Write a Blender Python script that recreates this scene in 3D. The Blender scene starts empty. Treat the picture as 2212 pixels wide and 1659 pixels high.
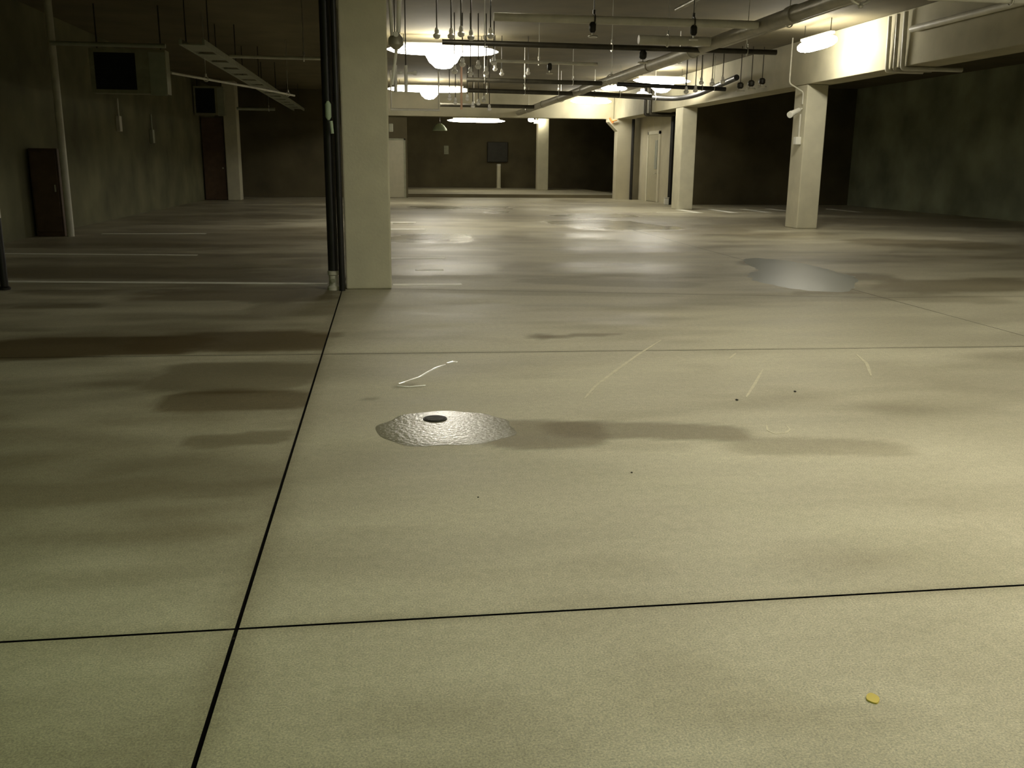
import bpy, bmesh, math, random
from mathutils import Vector, Matrix, noise
C = bpy.context.scene.collection
S = bpy.context.scene
PI = math.pi
rnd = random.Random(7)

# ------------------------------------------------------------------ materials
def new_mat(name):
    m = bpy.data.materials.new(name); m.use_nodes = True
    nt = m.node_tree
    return m, nt, nt.nodes['Principled BSDF']

def simple(name, col, rough=.6, metal=0., var=.15, scale=6., bump=0., spec=.5):
    m, nt, b = new_mat(name)
    tc = nt.nodes.new('ShaderNodeTexCoord')
    no = nt.nodes.new('ShaderNodeTexNoise'); no.inputs['Scale'].default_value = scale
    no.inputs['Detail'].default_value = 6
    nt.links.new(tc.outputs['Object'], no.inputs['Vector'])
    mr = nt.nodes.new('ShaderNodeMapRange')
    mr.inputs['From Min'].default_value = .3; mr.inputs['From Max'].default_value = .7
    mr.inputs['To Min'].default_value = 1 - var; mr.inputs['To Max'].default_value = 1 + var
    nt.links.new(no.outputs['Fac'], mr.inputs['Value'])
    mx = nt.nodes.new('ShaderNodeVectorMath'); mx.operation = 'SCALE'
    mx.inputs[0].default_value = col
    nt.links.new(mr.outputs[0], mx.inputs['Scale'])
    nt.links.new(mx.outputs[0], b.inputs['Base Color'])
    b.inputs['Roughness'].default_value = rough; b.inputs['Metallic'].default_value = metal
    b.inputs['Specular IOR Level'].default_value = spec
    if bump:
        n2 = nt.nodes.new('ShaderNodeTexNoise'); n2.inputs['Scale'].default_value = scale * 12
        nt.links.new(tc.outputs['Object'], n2.inputs['Vector'])
        bp = nt.nodes.new('ShaderNodeBump'); bp.inputs['Strength'].default_value = bump
        bp.inputs['Distance'].default_value = .01
        nt.links.new(n2.outputs['Fac'], bp.inputs['Height']); nt.links.new(bp.outputs[0], b.inputs['Normal'])
    return m

def emit(name, col, strength):
    m, nt, b = new_mat(name)
    b.inputs['Base Color'].default_value = (.8, .8, .75, 1)
    b.inputs['Emission Color'].default_value = (*col, 1)
    b.inputs['Emission Strength'].default_value = strength
    return m

def floor_mat():
    m, nt, b = new_mat('floor_concrete'); N = nt.nodes.new; L = nt.links.new
    tc = N('ShaderNodeTexCoord')
    at = N('ShaderNodeAttribute'); at.attribute_name = 'marks'
    sep = N('ShaderNodeSeparateColor'); L(at.outputs['Color'], sep.inputs[0])
    def nz(scale, detail=5, rough=.6, vec=None):
        n = N('ShaderNodeTexNoise'); n.inputs['Scale'].default_value = scale
        n.inputs['Detail'].default_value = detail; n.inputs['Roughness'].default_value = rough
        L(vec or tc.outputs['Object'], n.inputs['Vector']); return n.outputs['Fac']
    mp = N('ShaderNodeMapping'); mp.inputs['Scale'].default_value = (.5, 1.6, 1)
    L(tc.outputs['Object'], mp.inputs[0])
    big = nz(.9, 5, .55, mp.outputs[0]); fine = nz(26, 6, .75); speck = nz(170, 3, .8)
    def ramp(fac, a, ca, b_, cb):
        r = N('ShaderNodeValToRGB'); e = r.color_ramp.elements
        e[0].position = a; e[0].color = (*ca, 1); e[1].position = b_; e[1].color = (*cb, 1)
        L(fac, r.inputs[0]); return r.outputs[0]
    def mix(kind, fac, a, b_):
        x = N('ShaderNodeMix'); x.data_type = 'RGBA'; x.blend_type = kind
        for s, v in ((0, fac), (6, a), (7, b_)):
            if hasattr(v, 'links'): L(v, x.inputs[s])
            else: x.inputs[s].default_value = v if s == 0 else (*v, 1)
        return x.outputs[2]
    col = ramp(big, .33, FLOOR_A, .68, FLOOR_B)
    col = mix('MULTIPLY', 1., col, ramp(fine, .3, (.86, .86, .84), .7, (1.1, 1.1, 1.1)))
    col = mix('MULTIPLY', 1., col, ramp(speck, .32, (.60, .62, .66), .68, (1.42, 1.40, 1.28)))
    col = mix('MULTIPLY', sep.outputs[0], col, (.22, .165, .08))
    col = mix('MIX', sep.outputs[2], col, (.72, .68, .50))
    L(col, b.inputs['Base Color'])
    ro = N('ShaderNodeMapRange'); L(big, ro.inputs['Value'])
    ro.inputs['From Min'].default_value = .35; ro.inputs['From Max'].default_value = .65
    ro.inputs['To Min'].default_value = .50; ro.inputs['To Max'].default_value = .66
    rm = N('ShaderNodeMix'); L(sep.outputs[1], rm.inputs[0]); L(ro.outputs[0], rm.inputs[2])
    rm.inputs[3].default_value = .17
    L(rm.outputs[0], b.inputs['Roughness'])
    bp = N('ShaderNodeBump'); bp.inputs['Strength'].default_value = .25; bp.inputs['Distance'].default_value = .004
    L(fine, bp.inputs['Height']); L(bp.outputs[0], b.inputs['Normal'])
    b.inputs['Specular IOR Level'].default_value = .4
    return m

FLOOR_A = (.39, .36, .27); FLOOR_B = (.54, .505, .39)
M = dict(
    floor=floor_mat(),
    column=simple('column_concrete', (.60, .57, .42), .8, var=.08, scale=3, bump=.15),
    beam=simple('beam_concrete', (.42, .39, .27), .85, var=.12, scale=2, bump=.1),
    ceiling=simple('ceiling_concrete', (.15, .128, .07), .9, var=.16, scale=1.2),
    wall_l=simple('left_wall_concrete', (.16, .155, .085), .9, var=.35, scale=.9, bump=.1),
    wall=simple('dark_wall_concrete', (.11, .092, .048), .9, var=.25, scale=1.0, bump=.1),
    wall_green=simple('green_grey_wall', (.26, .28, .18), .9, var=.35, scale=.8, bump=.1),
    pale_wall=simple('pale_wall_block', (.55, .51, .37), .8, var=.07, scale=2),
    joint=simple('joint_dirt', (.03, .027, .018), .6, var=.3),
    paint=simple('white_road_paint', (.95, .93, .82), .6, var=.1, scale=9),
    black=simple('black_pipe', (.012, .011, .009), .45, var=.3),
    darkpipe=simple('dark_steel_pipe', (.05, .045, .03), .4, .3, var=.3),
    palepipe=simple('pale_grey_pipe', (.62, .60, .50), .45, var=.1),
    bigpipe=simple('grey_steel_pipe', (.36, .34, .26), .42, .25, var=.15),
    galv=simple('galvanised_steel', (.70, .69, .62), .3, .85, var=.1),
    tray=simple('tray_steel', (.40, .42, .33), .5, .3, var=.1),
    white=simple('white_plastic', (.80, .79, .70), .4, var=.03),
    pgreen=simple('pale_green_paint', (.48, .60, .42), .5, var=.1),
    bright=simple('bright_plated_metal', (.92, .91, .85), .25, .1, var=.03),
    brown=simple('brown_metal', (.11, .065, .035), .6, var=.2),
    duct=simple('duct_sheet', (.30, .30, .20), .6, var=.15),
    hole=simple('dark_grille', (.010, .012, .010), .8, var=.2),
    copper=simple('copper_pipe', (.62, .40, .27), .45, .3, var=.1),
    orange=simple('orange_tag', (.85, .33, .10), .5, var=.05),
    door=simple('door_paint', (.46, .43, .30), .5, var=.05),
    frame=simple('door_frame_paint', (.72, .69, .54), .5, var=.05),
    rubber=simple('dark_iron', (.03, .028, .02), .5, .5, var=.2),
    leaf=simple('yellow_leaf', (.60, .48, .10), .6, var=.1),
    lamp=emit('lamp_diffuser', (1, .94, .78), 22),
    lamp_hot=emit('bright_lamp_diffuser', (1, .95, .82), 62),
    lamp_near=emit('near_lamp_diffuser', (1, .95, .77), 68),
    lens=emit('lens_glow', (1, .95, .84), 52),
    faint=emit('weak_lamp', (1, .93, .72), 30),
    green_fill=emit('green_fill_light', (.58, 1, .36), 36),
)
gm, gnt, gb = new_mat('vision_glass')
gb.inputs['Base Color'].default_value = (.7, .75, .7, 1); gb.inputs['Roughness'].default_value = .05
gb.inputs['Transmission Weight'].default_value = .7
M['glass'] = gm
wm, wnt, wb = new_mat('puddle_water')
wb.inputs['Base Color'].default_value = (.20, .188, .135, 1); wb.inputs['Roughness'].default_value = .2
wb.inputs['Specular IOR Level'].default_value = .32
_tc = wnt.nodes.new('ShaderNodeTexCoord'); _n = wnt.nodes.new('ShaderNodeTexNoise'); _n.inputs['Scale'].default_value = 45
_n.inputs['Detail'].default_value = 4
wnt.links.new(_tc.outputs['Object'], _n.inputs['Vector'])
_b = wnt.nodes.new('ShaderNodeBump'); _b.inputs['Strength'].default_value = .5; _b.inputs['Distance'].default_value = .004
wnt.links.new(_n.outputs['Fac'], _b.inputs['Height']); wnt.links.new(_b.outputs[0], wb.inputs['Normal'])
M['water'] = wm
wg = wm.copy(); wg.name = 'sheen_puddle'; wgb = wg.node_tree.nodes['Principled BSDF']
wgb.inputs['Base Color'].default_value = (.29, .305, .26, 1); wgb.inputs['Roughness'].default_value = .34  # base lightened to grey-blue to stand in for the reflected sheen
M['water_sheen'] = wg
M['scratch'] = simple('pale_scratch', (.57, .53, .38), .6, var=.12, scale=20)

# ------------------------------------------------------------------ mesh tools
class MB:
    def __init__(s): s.bm = bmesh.new()
    def box(s, x0, x1, y0, y1, z0, z1, bev=0):
        r = bmesh.ops.create_cube(s.bm, size=1)
        for v in r['verts']:
            v.co = Vector((x0 + (v.co.x + .5) * (x1 - x0), y0 + (v.co.y + .5) * (y1 - y0), z0 + (v.co.z + .5) * (z1 - z0)))
        if bev:
            es = list({e for v in r['verts'] for e in v.link_edges})
            bmesh.ops.bevel(s.bm, geom=es, offset=bev, segments=2, affect='EDGES', profile=.5)
        return s
    def tube(s, pts, r, seg=14, caps=True):
        pts = [Vector(p) for p in pts]; rings = []
        n = len(pts)
        up = None
        for i, p in enumerate(pts):
            if i == 0: t = pts[1] - p
            elif i == n - 1: t = p - pts[i - 1]
            else: t = (pts[i + 1] - p).normalized() + (p - pts[i - 1]).normalized()
            t.normalize()
            if up is None:
                up = Vector((0, 0, 1)) if abs(t.z) < .9 else Vector((1, 0, 0))
            a = t.cross(up).normalized(); b = a.cross(t).normalized(); up = b
            rr = r[i] if isinstance(r, (list, tuple)) else r
            rings.append([s.bm.verts.new(p + a * math.cos(2 * PI * k / seg) * rr + b * math.sin(2 * PI * k / seg) * rr) for k in range(seg)])
        for i in range(n - 1):
            for k in range(seg):
                s.bm.faces.new((rings[i][k], rings[i][(k + 1) % seg], rings[i + 1][(k + 1) % seg], rings[i + 1][k]))
        if caps:
            s.bm.faces.new(rings[0][::-1]); s.bm.faces.new(rings[-1])
        return s
    def bent(s, pts, r, rad=.08, seg=12):
        """tube through pts with rounded corners"""
        pts = [Vector(p) for p in pts]; out = [pts[0]]
        for i in range(1, len(pts) - 1):
            p = pts[i]; a = (pts[i - 1] - p); b = (pts[i + 1] - p)
            q = min(rad, a.length * .45, b.length * .45)
            A = p + a.normalized() * q; B = p + b.normalized() * q
            for k in range(6):
                t = k / 5; out.append((1 - t) ** 2 * A + 2 * t * (1 - t) * p + t * t * B)
        out.append(pts[-1]); return s.tube(out, r, seg)
    def ring(s, c, ax, R, r, seg=20, ns=8, a0=0., a1=2 * PI):
        c = Vector(c); ax = Vector(ax).normalized()
        u = ax.cross(Vector((0, 0, 1)) if abs(ax.z) < .9 else Vector((1, 0, 0))).normalized(); v = ax.cross(u)
        pts = [c + (u * math.cos(a0 + (a1 - a0) * k / seg) + v * math.sin(a0 + (a1 - a0) * k / seg)) * R for k in range(seg + 1)]
        return s.tube(pts, r, ns)
    def lathe(s, c, prof, seg=20):
        """profile [(radius, z)] turned about vertical axis at c"""
        c = Vector(c); rings = []
        for (r, z) in prof:
            rings.append([s.bm.verts.new(c + Vector((math.cos(2 * PI * k / seg) * r, math.sin(2 * PI * k / seg) * r, z))) for k in range(seg)])
        for i in range(len(rings) - 1):
            for k in range(seg):
                s.bm.faces.new((rings[i][k], rings[i][(k + 1) % seg], rings[i + 1][(k + 1) % seg], rings[i + 1][k]))
        s.bm.faces.new(rings[0][::-1]); s.bm.faces.new(rings[-1]); return s
    def prism(s, poly, axis, a, b):
        def P(u, v, w):
            return {'x': (w, u, v), 'y': (u, w, v), 'z': (u, v, w)}[axis]
        f0 = [s.bm.verts.new(P(u, v, a)) for u, v in poly]; f1 = [s.bm.verts.new(P(u, v, b)) for u, v in poly]
        s.bm.faces.new(f0[::-1]); s.bm.faces.new(f1)
        n = len(poly)
        for i in range(n): s.bm.faces.new((f0[i], f0[(i + 1) % n], f1[(i + 1) % n], f1[i]))
        return s
    def build(s, name, mat, parent=None, smooth=False):
        bmesh.ops.recalc_face_normals(s.bm, faces=s.bm.faces)
        me = bpy.data.meshes.new(name)
        org = Vector((0, 0, 0))
        if parent is None and s.bm.verts:
            xs = [v.co.x for v in s.bm.verts]; ys = [v.co.y for v in s.bm.verts]; zs = [v.co.z for v in s.bm.verts]
            org = Vector(((min(xs) + max(xs)) / 2, (min(ys) + max(ys)) / 2, min(zs)))
            for v in s.bm.verts: v.co -= org
        elif parent is not None:
            off = s_world(parent)
            for v in s.bm.verts: v.co -= off
        s.bm.to_mesh(me); s.bm.free()
        me.materials.append(mat)
        if smooth:
            for p in me.polygons: p.use_smooth = True
            try: me.set_sharp_from_angle(angle=math.radians(38))
            except Exception: pass
        o = bpy.data.objects.new(name, me); o.location = org
        C.objects.link(o)
        if parent is not None: o.parent = parent
        return o

def s_world(o):
    v = Vector((0, 0, 0))
    while o is not None: v += o.location; o = o.parent
    return v

def tag(o, label, cat, group=None, kind=None):
    o['label'] = label; o['category'] = cat
    if group: o['group'] = group
    if kind: o['kind'] = kind
    return o
def struct(o): o['kind'] = 'structure'; return o
def thing(name, loc, label, cat, group=None):
    o = bpy.data.objects.new(name, None); o.location = loc; o.empty_display_size = .1
    C.objects.link(o); return tag(o, label, cat, group)

# marks on the floor: (x, y, half length, half width, angle, strength)
DARK = [
(-2.22,6.77,1.01,0.382,0.114,0.95),
(-1.08,6.95,0.70,0.411,0.020,0.9),
(-0.42,7.18,0.09,0.120,-0.082,0.6),
(-0.94,5.78,0.55,0.341,-0.093,0.6),
(-0.76,5.15,0.41,0.211,-0.022,0.8),
(-0.71,4.72,0.28,0.089,-0.256,0.3),
(-0.70,4.40,0.26,0.102,0.123,0.6),
(-1.27,4.03,0.26,0.157,0.551,0.4),
(-0.83,3.83,0.43,0.193,-0.246,0.4),
(-0.77,3.52,0.27,0.155,0.080,0.25),
(-1.50,9.41,1.10,0.434,-0.022,0.75),
(-0.80,8.47,0.40,0.330,-0.073,0.5),
(-2.95,8.79,0.43,0.143,0.058,0.6),
(-3.17,9.75,0.52,0.140,-0.164,0.5),
(-3.01,11.45,1.98,0.579,-0.075,0.65),
(-3.00,12.96,1.34,0.307,-0.085,0.4),
(-4.27,15.16,1.53,0.415,0.004,0.5),
(-3.16,16.49,2.19,1.296,-0.171,0.45),
(-2.95,18.49,1.81,0.499,-0.031,0.4),
(-3.50,22.88,2.10,0.951,0.128,0.4),
(0.78,4.34,0.28,0.216,-0.132,0.6),
(1.31,4.33,0.48,0.137,-0.205,0.55),
(2.05,3.98,0.48,0.141,-0.166,0.35),
(1.20,4.08,0.25,0.058,-0.059,0.15),
(1.62,9.41,1.56,0.174,-0.189,0.3),
(2.42,10.22,1.04,0.248,-0.260,0.35),
(6.66,9.77,1.36,0.481,0.155,0.6),
(5.58,8.72,0.84,0.255,-0.267,0.35),
(6.37,20.43,0.63,0.809,0.145,0.5),
(6.60,18.72,0.86,0.685,0.164,0.5),
(8.35,21.22,1.07,1.059,-0.312,0.4),
(12.87,21.07,2.26,1.434,-0.338,0.5),
(7.80,17.51,1.41,0.486,0.214,0.4),
(9.58,15.14,1.34,0.939,-0.580,0.6),
(1.82,11.59,0.33,0.313,-0.293,0.25),
(3.03,12.08,0.46,0.286,-0.234,0.35),
(0.99,13.78,0.86,0.289,-0.159,0.3),
(1.18,6.95,0.09,0.097,-0.316,0.5),
(1.48,6.97,0.32,0.059,0.134,0.6),
(0.11,5.40,0.08,0.047,-0.024,0.6),
(-0.10,5.13,0.05,0.032,0.136,0.45),
(5.14,12.11,0.43,0.353,-0.400,0.7),
(4.96,11.10,0.30,0.199,-0.789,0.6),
(4.61,9.23,0.39,0.105,0.122,0.5),
(4.00,23.67,0.84,0.637,-0.344,0.3),
(2.31,23.29,1.96,0.815,-0.169,0.3),
(4.39,17.06,1.19,0.451,-1.248,0.3),
(5.78,10.49,0.47,0.407,-1.782,0.6),
]
WET = [
(0.86,16.60,0.78,1.042,-0.145,0.9),
(4.91,20.25,1.24,1.423,0.207,0.9),
(5.43,23.86,0.92,1.088,-1.167,0.8),
(5.69,19.13,0.33,0.426,0.008,0.9),
(2.10,28.16,1.80,1.183,-0.089,0.9),
(3.09,25.43,0.32,0.729,-0.329,0.9),
(0.45,20.64,0.28,0.317,-0.263,0.8),
(4.80,16.75,1.05,0.874,-0.908,0.5),
(1.87,7.83,0.61,0.346,-0.284,0.3),
(-2.74,22.72,1.41,1.320,-0.236,0.6),
(-1.68,12.10,0.93,0.218,-0.104,0.6),
]
LIGHT = [
(1.29,5.36,0.40,0.010,1.104,0.5),
(1.76,6.21,0.60,0.013,1.024,0.5),
(2.25,5.30,0.40,0.010,1.062,0.4),
(3.25,5.86,0.24,0.010,-1.901,0.5),
(3.13,5.52,0.12,0.010,-1.915,0.4),
(2.41,6.10,0.11,0.010,0.988,0.3),
(0.36,7.49,0.43,0.023,0.802,0.15),
(2.56,8.84,1.36,0.023,-0.245,0.15),
]

CEIL = 3.85
# ------------------------------------------------------------------ floor
def j2(x): return 6.41 - .032 * (x + .43)
def j3(x): return 9.9 if x < -.44 else 9.81 - .2 * (min(x, 5.05) - .09)
def j4(x): return 14.85 if x < 0 else 14.85 - .235 * min(x, 5.05)
JY = [lambda x: -8., lambda x: -1.4, lambda x: 2.49, j2, j3, j4, lambda x: 20.8, lambda x: 29., lambda x: 46.4]
JX = [-5.95, -.44, 5.05, 15.95]
def marks(x, y):
    d = w = l = 0.
    sc = .35 + .03 * y
    n1 = noise.noise((x * 1.1 / sc * .4, y * 2.6 / sc * .4, .3)) ; n2 = noise.noise((x * 6, y * 9, 4.1))
    n3 = noise.noise((x * 2.2, y * 5.5, 7.7))
    ex = .55 * n1 + .15 * n2 + .3 * n3
    for arr, k in ((DARK, 0), (WET, 1), ((), 2)):
        for i, (cx, cy, rx, ry, a, s_) in enumerate(arr):
            dx, dy = x - cx, y - cy
            if abs(dx) > rx * 1.5 + .3 or abs(dy) > ry * 1.7 + rx * abs(math.sin(a)) * 1.6 + .02: continue
            u = (dx * math.cos(a) + dy * math.sin(a)) / (rx * 1.05); v = (-dx * math.sin(a) + dy * math.cos(a)) / (ry * 1.15)
            if k == 0 and i in CLIPPED and x > -.44: continue
            q = (u ** 4 + v ** 4) ** .5 if k != 2 else (u * u + v * v)
            q += ex if k != 2 else .6 * n2
            f = max(0., min(1., (1.2 - q) / (.55)))
            f = f * f * (3 - 2 * f) * s_
            if k == 0: d = max(d, f) + .35 * min(d, f)
            elif k == 1: w = max(w, f)
            else: l = max(l, f)
    # grime along the open joints
    for jx, wd in ((-.44, .10),):
        e = abs(x - jx) / (wd * (1 + .8 * n1 + .5 * n2))
        if e < 1: d = max(d, .38 * (1 - e) ** 1.3)
    for jy in (2.49, j2(x), j3(x)):
        e = abs(y - jy) / (.06 * (1 + .8 * n1 + .5 * n2))
        if e < 1: d = max(d, .3 * (1 - e) ** 1.3)
    m = noise.fractal((x * .35, y * .9, 2.), 1., 2., 4)
    if x < -.44: d = max(d, min(.6, max(0, .22 + .6 * m + .35 * n3)))  # stains, plus overall darkening of the left slabs for light falloff
    else: d = max(d, min(.55, max(0, .55 * m + .22 * n3 - .06 + .2 * min(1, max(0, (y - 7) / 6)))))
    if y > 11: w = max(w, min(.55, max(0., .3 + .9 * noise.noise((x * .25, y * .5, 9.)))))
    return min(d, 1), w, l
DARK_LEFT_N = 22
CLIPPED = {i for i, t in enumerate(DARK) if t[0] + t[2] * abs(math.cos(t[4])) < -.3 and i != 2}
bm = bmesh.new(); cl = bm.loops.layers.float_color.new('marks') if False else bm.verts.layers.float_color.new('marks')
for i in range(3):
    gapL = 0 if i == 0 else (.006 if i == 1 else .005); gapR = .006 if i == 0 else (.005 if i == 1 else 0)
    xa, xb = JX[i] + gapL, JX[i + 1] - gapR
    for j in range(len(JY) - 1):
        ymid = (JY[j](0) + JY[j + 1](0)) / 2
        g = .0055
        if j >= 1:
            sx = .045 if ymid < 8 else .07 if ymid < 16 else .13
            if i == 2: sx *= 1.8
        else: sx = .6
        nx = max(2, int((xb - xa) / sx))
        y0m, y1m = JY[j](xa), JY[j + 1](xa)
        # rows with spacing that grows with depth
        ts = [0.]; y = y0m
        while y < y1m:
            st = max(.022, .011 * max(y, 0)) if j >= 1 else .5
            if i == 2: st *= 1.6
            if j == 1: st = .06
            y += st; ts.append(min(1., (y - y0m) / (y1m - y0m)))
        if ts[-1] - ts[-2] < 1e-4: ts.pop(-2)
        rows = []
        for t in ts:
            row = []
            for k in range(nx + 1):
                x = xa + (xb - xa) * k / nx
                ya, yb = JY[j](x) + (g if j else 0), JY[j + 1](x) - g
                yy = ya + (yb - ya) * t
                v = bm.verts.new((x, yy, 0)); dd, ww, ll = marks(x, yy)
                v[cl] = (dd, ww, ll, 1); row.append(v)
            rows.append(row)
        for a in range(len(rows) - 1):
            for k in range(nx):
                bm.faces.new((rows[a][k], rows[a][k + 1], rows[a + 1][k + 1], rows[a + 1][k]))
# bed of the joints
f = bm.faces.new([bm.verts.new(p) for p in ((-5.95, -8, -.03), (15.95, -8, -.03), (15.95, 46.4, -.03), (-5.95, 46.4, -.03))])
f.material_index = 1
me = bpy.data.meshes.new('floor'); bm.to_mesh(me); bm.free()
me.materials.append(M['floor']); me.materials.append(M['joint'])
fl = bpy.data.objects.new('floor', me); C.objects.link(fl); struct(fl)

# ------------------------------------------------------------------ room shell
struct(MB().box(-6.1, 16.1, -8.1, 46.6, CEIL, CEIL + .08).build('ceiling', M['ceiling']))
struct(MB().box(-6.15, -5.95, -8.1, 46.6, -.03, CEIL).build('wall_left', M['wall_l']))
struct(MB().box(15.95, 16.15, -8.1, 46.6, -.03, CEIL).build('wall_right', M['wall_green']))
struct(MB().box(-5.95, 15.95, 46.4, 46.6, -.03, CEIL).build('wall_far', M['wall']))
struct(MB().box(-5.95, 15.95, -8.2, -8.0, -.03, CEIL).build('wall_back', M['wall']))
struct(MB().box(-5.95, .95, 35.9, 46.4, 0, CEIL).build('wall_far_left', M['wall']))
# right core: near face coloured dark for the shade it stands in, face towards the lane pale
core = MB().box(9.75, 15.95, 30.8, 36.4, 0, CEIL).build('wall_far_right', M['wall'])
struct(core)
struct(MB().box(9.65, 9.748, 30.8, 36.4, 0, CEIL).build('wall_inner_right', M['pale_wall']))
struct(MB().box(.955, 9.64, 36.40, 36.45, .0, .125).build('trim_2', M['wall']))  # kerb front coloured dark to stand in for shade and wet along it
struct(MB().box(.955, 9.64, 36.451, 46.39, .0, .12, .01).build('trim_1', M['floor']))['label'] = 'raised concrete kerb platform in front of the far wall'

def beam(x0, x1, y0, y1, z0, label, name='concrete_beam', m='beam', group='concrete beams under the ceiling'):
    return tag(MB().box(x0, x1, y0, y1, z0, CEIL - .002, .012).build(name, M[m]), label, 'beam', group)
beam(8.72, 9.30, -7.9, 36.0, 2.95, 'long concrete beam on the right, running over the row of pale square columns')
beam(-.46, .09, -7.9, 35.85, 2.95, 'long concrete beam carried by the large front column, mostly hidden behind it')
beam(.10, 8.71, 35.5, 36.0, 2.96, 'concrete cross beam at the far end, brightly lit beside the far right lamp')

def column(x0, x1, y0, y1, z1, label, z0=0):
    t = MB().box(x0, x1, y0, y1, z0, z1 - .001, .018).build('concrete_column', M['column'])
    return tag(t, label, 'column', 'square concrete columns')
column(-.40, .075, 9.8, 10.35, 2.95, 'large pale concrete column standing nearest the camera beside black drain pipes')
column(8.74, 9.20, 19.0, 19.6, 2.95, 'square concrete column on the right carrying a security camera')
column(8.74, 9.18, 27.2, 27.9, 2.95, 'square concrete column on the right in front of the pale door wall')
column(7.06, 7.56, 43.0, 43.5, CEIL, 'small distant column standing on the raised platform before the far wall', .12)
column(-5.16, -4.74, 32.8, 33.4, CEIL, 'concrete column by the left wall, its foot lit, beside the dark door')
# pier with a haunch at the corner of the door wall
pb = MB().prism([(8.76, 0), (9.38, 0), (9.38, 2.95), (8.42, 2.95), (8.42, 2.84), (8.76, 2.50)], 'y', 35.02, 35.5)
tag(pb.build('concrete_pier', M['pale_wall']), 'pale lit pier with a slanted haunch, left of the far doorway', 'pier')

# ------------------------------------------------------------------ door in the pale wall
d = MB()
d.box(9.60, 9.655, 32.35, 32.47, .0, 2.45).box(9.60, 9.655, 33.75, 33.87, 0, 2.45).box(9.60, 9.655, 32.35, 33.87, 2.35, 2.47)
dr = thing('door_1', (9.62, 33.1, 0), 'grey metal door with a narrow lit glass panel in the pale wall', 'door'); dr['kind'] = 'structure'
d.build('door_frame', M['frame'], dr)
MB().box(9.622, 9.648, 32.47, 33.75, .02, 2.35).build('door_leaf', M['door'], dr)
MB().box(9.610, 9.621, 32.62, 32.90, 1.15, 2.15).build('vision_panel', M['glass'], dr)
MB().bent([(9.62, 32.62, 1.0), (9.56, 32.62, 1.0), (9.56, 32.76, 1.0)], .012, .02).build('door_handle', M['galv'], dr, True)
d2 = thing('door_2', (.35, 35.88, 0), 'plain grey door in the far wall just right of the front column', 'door'); d2['kind'] = 'structure'
MB().box(.12, .18, 35.84, 35.899, 0, 2.16).box(.82, .88, 35.84, 35.899, 0, 2.16).box(.12, .88, 35.84, 35.899, 2.10, 2.16).build('door_frame', M['duct'], d2)
MB().box(.18, .82, 35.87, 35.897, .01, 2.10).build('door_leaf', M['door'], d2)
MB().tube([(.26, 35.87, 1.0), (.26, 35.82, 1.0)], .02).build('door_handle', M['galv'], d2, True)

# ------------------------------------------------------------------ lamps
def hanger_bm(x, y, z0, z1=CEIL, r=.008): return MB().tube([(x, y, z0), (x, y, z1)], r, 8)
def strip_lamp(x, y, z, ln, along, label, lens=True, mat='lamp', R=.26, hh=.14, flat=False, group='strip lamps hanging under the ceiling'):
    t = thing('strip_lamp', (x, y, z), label, 'lamp', group)
    h = ln / 2
    def bx(mb, a0, a1, w, z0, z1, bev=0):
        if along == 'x': return mb.box(x + a0, x + a1, y - w, y + w, z + z0, z + z1, bev)
        return mb.box(x - w, x + w, y + a0, y + a1, z + z0, z + z1, bev)
    if flat:
        bx(MB(), -h, h, .14, .0, .17, .01).build('housing', M['white'], t)
        bx(MB(), -h + .02, h - .02, .12, -.012, -.001).build('diffuser', M[mat], t)
    else:
        bx(MB(), -h * .8, h * .8, .05, hh + .002, hh + .05, .01).build('housing', M['white'], t)
        mb = MB(); pr = []
        for k in range(17):
            q = -1 + 2 * k / 16; pr.append((max(.12, (1 - abs(q) ** 3.5) ** .5), q * h))
        rings = []
        for sc, ax in pr:
            ring = []
            for j in range(14):
                a = 2 * PI * j / 14; u = .125 * sc * math.cos(a); v = hh / 2 + hh / 2 * sc * math.sin(a)
                ring.append(mb.bm.verts.new((x + ax, y + u, z + v) if along == 'x' else (x + u, y + ax, z + v)))
            rings.append(ring)
        for k in range(16):
            for j in range(14): mb.bm.faces.new((rings[k][j], rings[k][(j + 1) % 14], rings[k + 1][(j + 1) % 14], rings[k + 1][j]))
        mb.bm.faces.new(rings[0]); mb.bm.faces.new(rings[-1])
        mb.build('diffuser', M[mat], t, True)
    if lens:
        MB().lathe((x, y, z), [(.1 * R, -.72 * R), (.45 * R, -.66 * R), (.8 * R, -.36 * R), (R, -.004)], 24).build('lens_glow', M['lens'], t, True)  # glowing bowl swelled to stand in for glare around the lamp
    for s_ in (-1, 1):
        px, py = (x + s_ * h * .7, y) if along == 'x' else (x, y + s_ * h * .7)
        hanger_bm(px, py, z + (.165 if flat else hh + .045), CEIL - .001).build('hanger_rod', M['darkpipe'], t)
    return t
strip_lamp(1.30, 20.2, 3.45, 2.3, 'x', 'glaring strip lamp right of the front column, nearest and largest of the lamps beside it', R=.36, hh=.20)
strip_lamp(1.55, 31.0, 3.48, 2.7, 'x', 'glowing strip lamp low behind the front column, above a hanging wire frame', R=.30, hh=.17)
strip_lamp(1.50, 13.3, 3.46, 1.1, 'x', 'strip lamp cut by the top edge of the view, above the hanging valves', lens=False)
strip_lamp(7.90, 16.95, 3.36, 1.5, 'y', 'strip lamp that glares beside the long right beam, nearest lamp on the right', lens=False, hh=.22, mat='lamp_hot')
strip_lamp(7.62, 25.7, 3.46, 1.6, 'x', 'lamp glowing in front of the second right column, behind dark pipes', R=.34)
strip_lamp(7.05, 28.8, 3.48, .8, 'x', 'small lamp behind a dark pipe, left of a small oval lamp', lens=False, mat='faint')
strip_lamp(7.6, 34.5, 3.44, 1.5, 'x', 'lamp that whitens the far cross beam near the pale pier', lens=False, mat='lamp_hot', hh=.18)
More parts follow.
